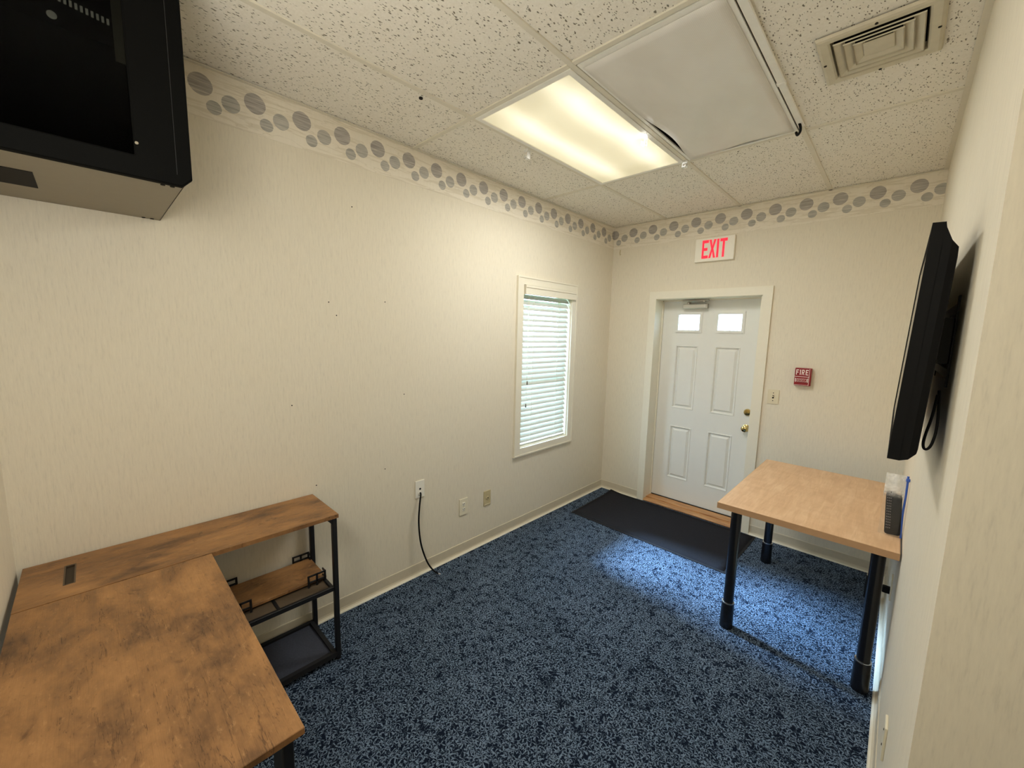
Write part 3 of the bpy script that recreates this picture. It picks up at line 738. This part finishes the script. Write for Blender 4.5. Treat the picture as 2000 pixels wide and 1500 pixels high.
# local: x away from the screen (towards wall), y along the wall, z up
m = MB(); m.ring([(0, 0, 0), (0, TW_, 0), (0, TW_, TH), (0, 0, TH)], [(0, 0.012, 0.018), (0, TW_-0.012, 0.018), (0, TW_-0.012, TH-0.012), (0, 0.012, TH-0.012)], (0.022, 0, 0)); m.build('bezel', M_blackplastic, tv, local=True)
MB().box(0.003, 0.010, 0.012, TW_-0.012, 0.018, TH-0.012).build('screen', plain('dark_screen', (0.006, 0.006, 0.008), 0.12, 0.5), tv, local=True)
m = MB()
def back(i, x): return [(x, i[0], i[1]), (x, TW_-i[0], i[1]), (x, TW_-i[0], TH-i[2]), (x, i[0], TH-i[2])]
m.strip([back((0.0, 0.0, 0.0), 0.0215), back((0.0, 0.001, 0.012), 0.024), back((0.0, 0.006, 0.040), 0.036), back((0.004, 0.022, 0.055), TT), back((0.02, 0.030, 0.075), TT+0.002)], True)
vs = [m.bm.verts.new(Vector(p)) for p in back((0.02, 0.030, 0.075), TT+0.002)]; m.bm.faces.new(vs)
m.build('back_shell', M_blackplastic, tv, local=True)
MB().box(0.004, 0.014, 0.03, 0.06, -0.004, 0.001, 0.001).build('sensor_bar', M_blackplastic, tv, local=True)
mt = tag(empty('television_mount', (W, -1.974, 1.66)), 'black wall bracket holding the television on the right wall', 'wall bracket')
m = MB(); m.box(W-0.004, W, -2.22, -1.73, 1.56, 1.585); m.box(W-0.004, W, -2.22, -1.73, 1.73, 1.755); m.box(W-0.004, W, -2.24, -2.21, 1.54, 1.775); m.box(W-0.004, W, -1.74, -1.71, 1.54, 1.775); m.build('wall_plate', M_black, mt)
for y in (-2.22, -1.73): MB().box(W-0.030, W-0.004, y-0.012, y+0.012, 1.60, 1.72, 0.002).build('bracket_arm', M_black, mt)
tc = tag(empty('television_cable', (2.29, -2.33, 1.48)), 'thin black cable looping below the back of the television', 'cable')
MB().tube([(2.292, -2.37, 1.53), (2.287, -2.395, 1.480), (2.280, -2.408, 1.435), (2.279, -2.412, 1.412), (2.284, -2.410, 1.402), (2.292, -2.405, 1.412), (2.297, -2.400, 1.445), (2.297, -2.385, 1.49), (2.294, -2.36, 1.54)], 0.0028, 8, 6).build('loop', M_blackplastic, tc, True)

# ------------------------------------------------------------ network cabinet, upper left
CX, CY1, CY0, CZ0, CZ1 = 0.647, -3.535, -4.014, 2.0697, 2.670
nc = tag(empty('network_cabinet', (0, (CY0+CY1)/2, CZ0)), 'large black steel network cabinet hung high on the left wall', 'cabinet')
t_ = 0.002
m = MB(); m.box(0.0, CX-0.004, CY0, CY1, CZ0, CZ0+t_); m.box(0, CX-0.004, CY0, CY1, CZ1-t_, CZ1); m.box(0, t_, CY0, CY1, CZ0, CZ1); m.box(0, CX-0.004, CY1-t_, CY1, CZ0, CZ1); m.box(0, CX-0.004, CY0, CY0+t_, CZ0, CZ1); m.build('shell', M_cab, nc)
MB().box(0.21, 0.407, -3.985, -3.845, CZ0-0.0015, CZ0+0.001).build('cable_slot', M_slot, nc)
for x, y in ((0.570, -3.582), (0.571, -3.560), (0.014, -3.586), (0.016, -3.561)): MB().cyl((x, y, CZ0-0.002), (x, y, CZ0+0.001), 0.0058, n=12).build('screw_hole', M_slot, nc)
MB().strip([[(0.006, CY0+0.006, CZ0+0.006), (0.006, CY1-0.006, CZ0+0.006), (0.006, CY1-0.006, CZ1-0.006), (0.006, CY0+0.006, CZ1-0.006)], [(CX-0.03, CY0+0.006, CZ0+0.006), (CX-0.03, CY1-0.006, CZ0+0.006), (CX-0.03, CY1-0.006, CZ1-0.006), (CX-0.03, CY0+0.006, CZ1-0.006)]], True).box(0.004, 0.006, CY0+0.006, CY1-0.006, CZ0+0.006, CZ1-0.006).build('black_liner', M_liner, nc)
dY0, dY1, dZ0, dZ1 = CY0, -3.521, 2.057, 2.682
def ry(x, i, c=0.024):
    y0, z0, y1, z1 = dY0+i[0], dZ0+i[1], dY1-i[2], dZ1-i[3]
    return [(x, y0, z0), (x, y1-c, z0), (x, y1, z0+c), (x, y1, z1), (x, y0, z1)]
inn = (0.020, 0.058, 0.124, 0.06); pin = tuple(q-0.004 for q in inn)
m = MB()
m.strip([ry(CX-0.022, (0,)*4), ry(CX-0.004, (0,)*4), ry(CX, (0.003,)*4), ry(CX, pin, 0.003), ry(CX-0.003, inn, 0.003), ry(CX-0.016, inn, 0.003), ry(CX-0.016, (0.003,)*4), ry(CX-0.022, (0.003,)*4), ry(CX-0.022, (0,)*4)], True)
dr = m.build('door', M_cabdoor, nc)
MB().box(CX-0.010, CX-0.006, dY0+inn[0]-0.003, dY1-inn[2]+0.003, dZ0+inn[1]-0.003, dZ1-inn[3]+0.003).build('glass', M_smoke, dr)
MB().box(CX-0.001, CX+0.0006, dY1-0.036, dY1-0.0345, dZ0+0.030, dZ1-0.012).build('fold_line', M_black, dr)
MB().lathe([(0, 0.004), (0.002, 0.004), (0.003, 0.002)], (CX-0.001, dY1-inn[2]+0.006, 2.146), (1, 0, 0), 10).build('latch_screw', M_cab, dr)
for y in (-3.640, CY0+0.035):
    m = MB(); m.box(0.445, 0.450, y-0.013, y+0.013, 2.425, CZ1-0.03); m.box(0.449, 0.452, y-0.013, y+0.013, 2.545, 2.549); m.build('rack_rail', M_railgrey, nc)
m = MB()
for k in range(17): m.box(0.448, 0.450, -3.665-0.0105*k, -3.6595-0.0105*k, 2.517+0.0012*k, 2.533+0.0012*k)
m.build('vent_slot_light', M_whiteplastic, nc)  # white bars stand in for light coming through vent slots
MB().lathe([(0, 0.010), (0.003, 0.010), (0.005, 0.006)], (0.447, -3.774, 2.486), (1, 0, 0), 16).build('light_spot', M_whiteplastic, nc)  # white disc put in for a bright spot of light

# ============================================================ furniture
# L-shaped rustic desk
TZ, TT_ = 0.7644, 0.018
dk = tag(empty('corner_desk', (0.67, -3.75, 0)), 'rustic brown wood L-shaped desk with black metal legs and low shelves', 'desk')
def slabbox(x0, x1, y0, y1, z0, z1): return MB().box(x0, x1, y0, y1, z0, z1, 0.0015, 1)
GX0, GX1, GY0, GY1 = 0.088, 0.250, -3.896, -3.866     # socket cut-out in the side top
m = MB()
Z0, Z1 = TZ-TT_, TZ
m.box(0.012, GX0, -4.000, -2.999, Z0, Z1); m.box(GX1, 0.3420, -4.000, -2.999, Z0, Z1); m.box(GX0, GX1, -4.000, GY0, Z0, Z1); m.box(GX0, GX1, GY1, -2.999, Z0, Z1)
m.build('side_top', M_rustic_y, dk)
slabbox(0.3432, 1.339, -4.000, -3.4993, Z0-0.001, Z1-0.001).build('main_top', M_rustic_x, dk)
gm = MB(); gm.ring(rxy(Z1-0.004, GX0, GX1, GY0, GY1), rxy(Z1-0.004, GX0+0.005, GX1-0.005, GY0+0.004, GY1-0.004), (0, 0, 0.0045)); gr = gm.build('socket_rim', M_panelboard, dk)
MB().box(GX0+0.004, GX1-0.004, GY0+0.003, GY1-0.003, Z1-0.016, Z1-0.006).build('socket_well', plain('brown_black_plastic', srgb(58, 48, 36), 0.6), gr)
LW = 0.011
def post(x, y, z0, z1, hx=LW, hy=LW): return MB().box(x-hx, x+hx, y-hy, y+hy, z0, z1, 0.002)
for x, y in ((0.030, -3.018), (0.330, -3.018), (0.030, -3.530), (0.330, -3.530), (0.030, -3.985), (0.330, -3.985)):
    lg = post(x, y, 0.012, Z0).build('leg', M_black, dk)
    MB().cyl((x, y, 0), (x, y, 0.014), 0.012, n=12).build('foot', M_rubber, lg)
for y in (-3.53, -3.97):
    lg = MB().box(1.248, 1.322, y-0.012, y+0.012, 0.012, Z0-0.002, 0.002).build('leg', M_black, dk)
    MB().cyl((1.297, y, 0), (1.297, y, 0.014), 0.014, n=12).build('foot', M_rubber, lg)
for q in ((1.285, 1.309, -3.958, -3.542, Z0-0.03, Z0-0.002), (1.285, 1.309, -3.958, -3.542, 0.10, 0.125), (0.3435, 1.248, -3.54, -3.52, Z0-0.026, Z0-0.002), (0.3435, 1.248, -3.98, -3.96, Z0-0.026, Z0-0.002),
          *[(0.041, 0.319, y-0.009, y+0.009, Z0-0.022, Z0) for y in (-3.018, -3.530, -3.985)], (0.021, 0.039, -3.974, -3.029, Z0-0.022, Z0)):
    MB().box(*q).build('rail', M_black, dk)
# small gussets under the top at the far end
m = MB(); m.poly([(0.320, -3.009, Z0-0.001), (0.320, -3.009, Z0-0.03), (0.300, -3.009, Z0-0.001)], (0, -0.018, 0)); m.poly([(0.322, -3.030, Z0-0.001), (0.322, -3.030, Z0-0.026), (0.322, -3.052, Z0-0.001)], (0.016, 0, 0)); m.build('gusset', M_black, dk)
# middle shelf: frame, hardboard, raised wood board with four slotted guards
m = MB()
m.box(0.322, 0.338, -3.520, -3.029, 0.375, 0.398, 0.002); m.box(0.022, 0.038, -3.520, -3.029, 0.375, 0.398, 0.002); m.box(0.038, 0.322, -3.045, -3.029, 0.375, 0.398, 0.002); m.box(0.038, 0.322, -3.520, -3.504, 0.375, 0.398, 0.002)
m.box(0.038, 0.322, -3.276, -3.264, 0.378, 0.3935)
m.build('shelf_frame', M_black, dk)
for y0, y1 in ((-3.504, -3.277), (-3.263, -3.046)): MB().box(0.039, 0.321, y0, y1, 0.380, 0.390).build('shelf_panel', M_panelboard, dk)
MB().box(0.024, 0.246, -3.452, -3.030, 0.402, 0.416, 0.0015).build('shelf_board', M_rustic_y, dk)
def guard(x, y0, y1, z0, z1, side):
    m = MB(); t = 0.005; b = 0.0095
    zs = [z0, z0+(z1-z0)/2, z1]; ys = [y0, (y0+y1)/2, y1]
    for z in zs: m.box(x-t/2, x+t/2, y0, y1, z-b/2, z+b/2, 0.001)
    for y in ys: m.box(x-t/2, x+t/2, y-b/2, y+b/2, z0-b/2, z1+b/2, 0.001)
    ye = y1 if side > 0 else y0
    for z in zs: m.box(min(x, x+0.03*(1 if x < 0.1 else -1)), max(x, x+0.03*(1 if x < 0.1 else -1)), ye-t/2, ye+t/2, z-b/2, z+b/2)
    return m.build('shelf_guard', M_black, dk)
guard(0.254, -3.118, -3.040, 0.384, 0.448, 1); guard(0.254, -3.440, -3.362, 0.384, 0.448, -1)
guard(0.020, -3.112, -3.036, 0.392, 0.446, 1); guard(0.020, -3.445, -3.366, 0.392, 0.446, -1)
# bottom tray
m = MB(); m.box(0.036, 0.326, -3.508, -3.034, 0.028, 0.036); m.build('bottom_tray', M_tray, dk)
m = MB(); m.ring(rxy(0.022, 0.020, 0.342, -3.520, -3.028), rxy(0.022, 0.040, 0.320, -3.500, -3.048), (0, 0, 0.026)); m.build('tray_rim', M_rubber, dk)

# right-hand maple table
RX0, RX1, RY0, RY1, RZ = 1.5761, 2.3075, -1.4367, -0.3047, 0.7537
tb = tag(empty('work_table', (1.94, -0.87, 0)), 'light maple laminate table on black round legs against the right wall', 'table')
MB().box(RX0+0.0015, RX1-0.0015, RY0+0.0015, RY1-0.0015, RZ-0.033, RZ, 0.001).build('tabletop', M_maple, tb)
m = MB(); m.ring(rxy(RZ-0.0325, RX0, RX1, RY0, RY1), rxy(RZ-0.0325, RX0+0.0016, RX1-0.0016, RY0+0.0016, RY1-0.0016), (0, 0, 0.0315)); m.build('edge_band', M_maple_edge, tb)
for x, y in ((1.655, -1.345), (2.243, -1.345), (1.655, -0.395), (2.243, -0.395)):
    lg = MB().cyl((x, y, 0.155), (x, y, RZ-0.033), 0.0265, n=28).build('leg', M_leg, tb, True)
    MB().lathe([(0, 0.030), (0.004, 0.0345), (0.150, 0.0325), (0.153, 0.030)], (x, y, 0.0), (0, 0, 1), 28).build('sleeve', M_leg, lg, True)
    MB().lathe([(0, 0.0305), (0.0005, 0.0318), (0.0035, 0.0318), (0.004, 0.0305)], (x, y, 0.153), (0, 0, 1), 28).build('ring', M_chrome, lg, True)
    MB().box(x-0.045, x+0.045, y-0.045, y+0.045, RZ-0.037, RZ-0.0332, 0.001).build('mounting_plate', M_leg, lg)

# zip bag with remote control, standing on the table against the wall
bgz = RZ + 0.001
bag = tag(empty('zip_bag', (2.2685, -1.245, bgz), (math.radians(-9), 0, math.radians(-2))), 'clear plastic zip bag with blue zipper leaning upright against right wall', 'bag')
m = MB(); loops = []
for side in (-1, 1):
    rows = []
    for j in range(13):
        v = j/12; row = []
        for i in range(9):
            u = i/8
            puff = side*(0.0015 + 0.013*math.sin(PI*u)**0.8*(0.25+0.75*(1-v)) * (1 if j else 0.5))
            row.append((-0.040+0.072*u + 0.003*math.sin(7*v)*(u), puff + 0.004*math.sin(9*u+6*v)*v, 0.288*v))
        rows.append(row)
    loops.append(rows)
for rows in loops: m.strip(rows)
m.build('film', M_film, bag, True, local=True)
m = MB(); m.tube([(0.034, 0, 0.288), (0.035, 0.001, 0.20), (0.034, 0, 0.11), (0.037, 0, 0.03), (0.039, 0, 0.0)], 0.0040, 8, 5); m.build('zipper', M_blue, bag, True, local=True)
MB().box(0.028, 0.042, -0.006, 0.006, 0.262, 0.277, 0.002).build('zip_slider', M_blue, bag, local=True)
# the remote inside the bag is a thing of its own
rm = tag(empty('remote_control', (2.2775, -1.243, bgz+0.003), (math.radians(-9), math.radians(-4), math.radians(-2))), 'black remote control with rows of buttons inside the clear zip bag', 'remote')
m = MB(); m.poly([(-0.027, 0.007, 0.009), (-0.021, 0.007, 0.003), (0.022, 0.007, 0.003), (0.028, 0.007, 0.009), (0.029, 0.007, 0.178), (0.024, 0.007, 0.190), (0.006, 0.007, 0.192), (-0.001, 0.007, 0.203), (-0.022, 0.007, 0.202), (-0.027, 0.007, 0.196)], (0, -0.014, 0))
bmesh.ops.bevel(m.bm, geom=m.bm.edges[:], offset=0.002, segments=2, affect='EDGES'); m.build('body', M_remote, rm, False, local=True)
for r in range(13):
    for c in range(3):
        MB().box(-0.0225+c*0.0058, -0.0187+c*0.0058, -0.0085, -0.006, 0.030+r*0.0125, 0.0355+r*0.0125, 0.001).build('button', M_button, rm, local=True)

# door mat
mat = tag(empty('door_mat', (0.82, -0.40, 0)), 'dark charcoal rectangular mat on the blue carpet before the door', 'mat')
MC = [(0.158, -0.780), (1.492, -0.792), (1.508, -0.036), (0.142, -0.030)]
m = MB(); NXm, NYm = 24, 12; loops = []
def matpt(u, v, inset=0.0):
    u = inset + u*(1-2*inset); vv = inset*1.8 + v*(1-3.6*inset)
    a = Vector(MC[0]).lerp(Vector(MC[1]), u); b = Vector(MC[3]).lerp(Vector(MC[2]), u); p = a.lerp(b, vv)
    lift = 0.014*math.exp(-(u/0.05)**2-((1-vv)/0.12)**2)
    return p, lift
for j in range(NYm+1):
    row = []
    for i in range(NXm+1):
        p, lift = matpt(i/NXm, j/NYm, 0.012); row.append((p.x, p.y, 0.008+lift))
    loops.append(row)
m.strip(loops); pm = m.build('pile', M_mat, mat, True)
so = pm.modifiers.new('thickness', 'SOLIDIFY'); so.thickness = 0.006; so.offset = -1
m = MB(); ed = []
per = [(i/NXm, 0.0) for i in range(NXm)] + [(1.0, j/NYm) for j in range(NYm)] + [(1-i/NXm, 1.0) for i in range(NXm)] + [(0.0, 1-j/NYm) for j in range(NYm)]
lp = [[], [], [], []]
for u, v in per:
    p, l = matpt(u, v); q, l2 = matpt(u, v, 0.013)
    lp[0].append((p.x, p.y, 0.0015+l*1.0)); lp[1].append((p.x, p.y, 0.004+l)); lp[2].append((q.x, q.y, 0.0075+l2)); lp[3].append((q.x, q.y, 0.0015+l2))
lp.append(lp[0])
m.strip(lp, True); m.build('rubber_edge', M_rubber, mat)
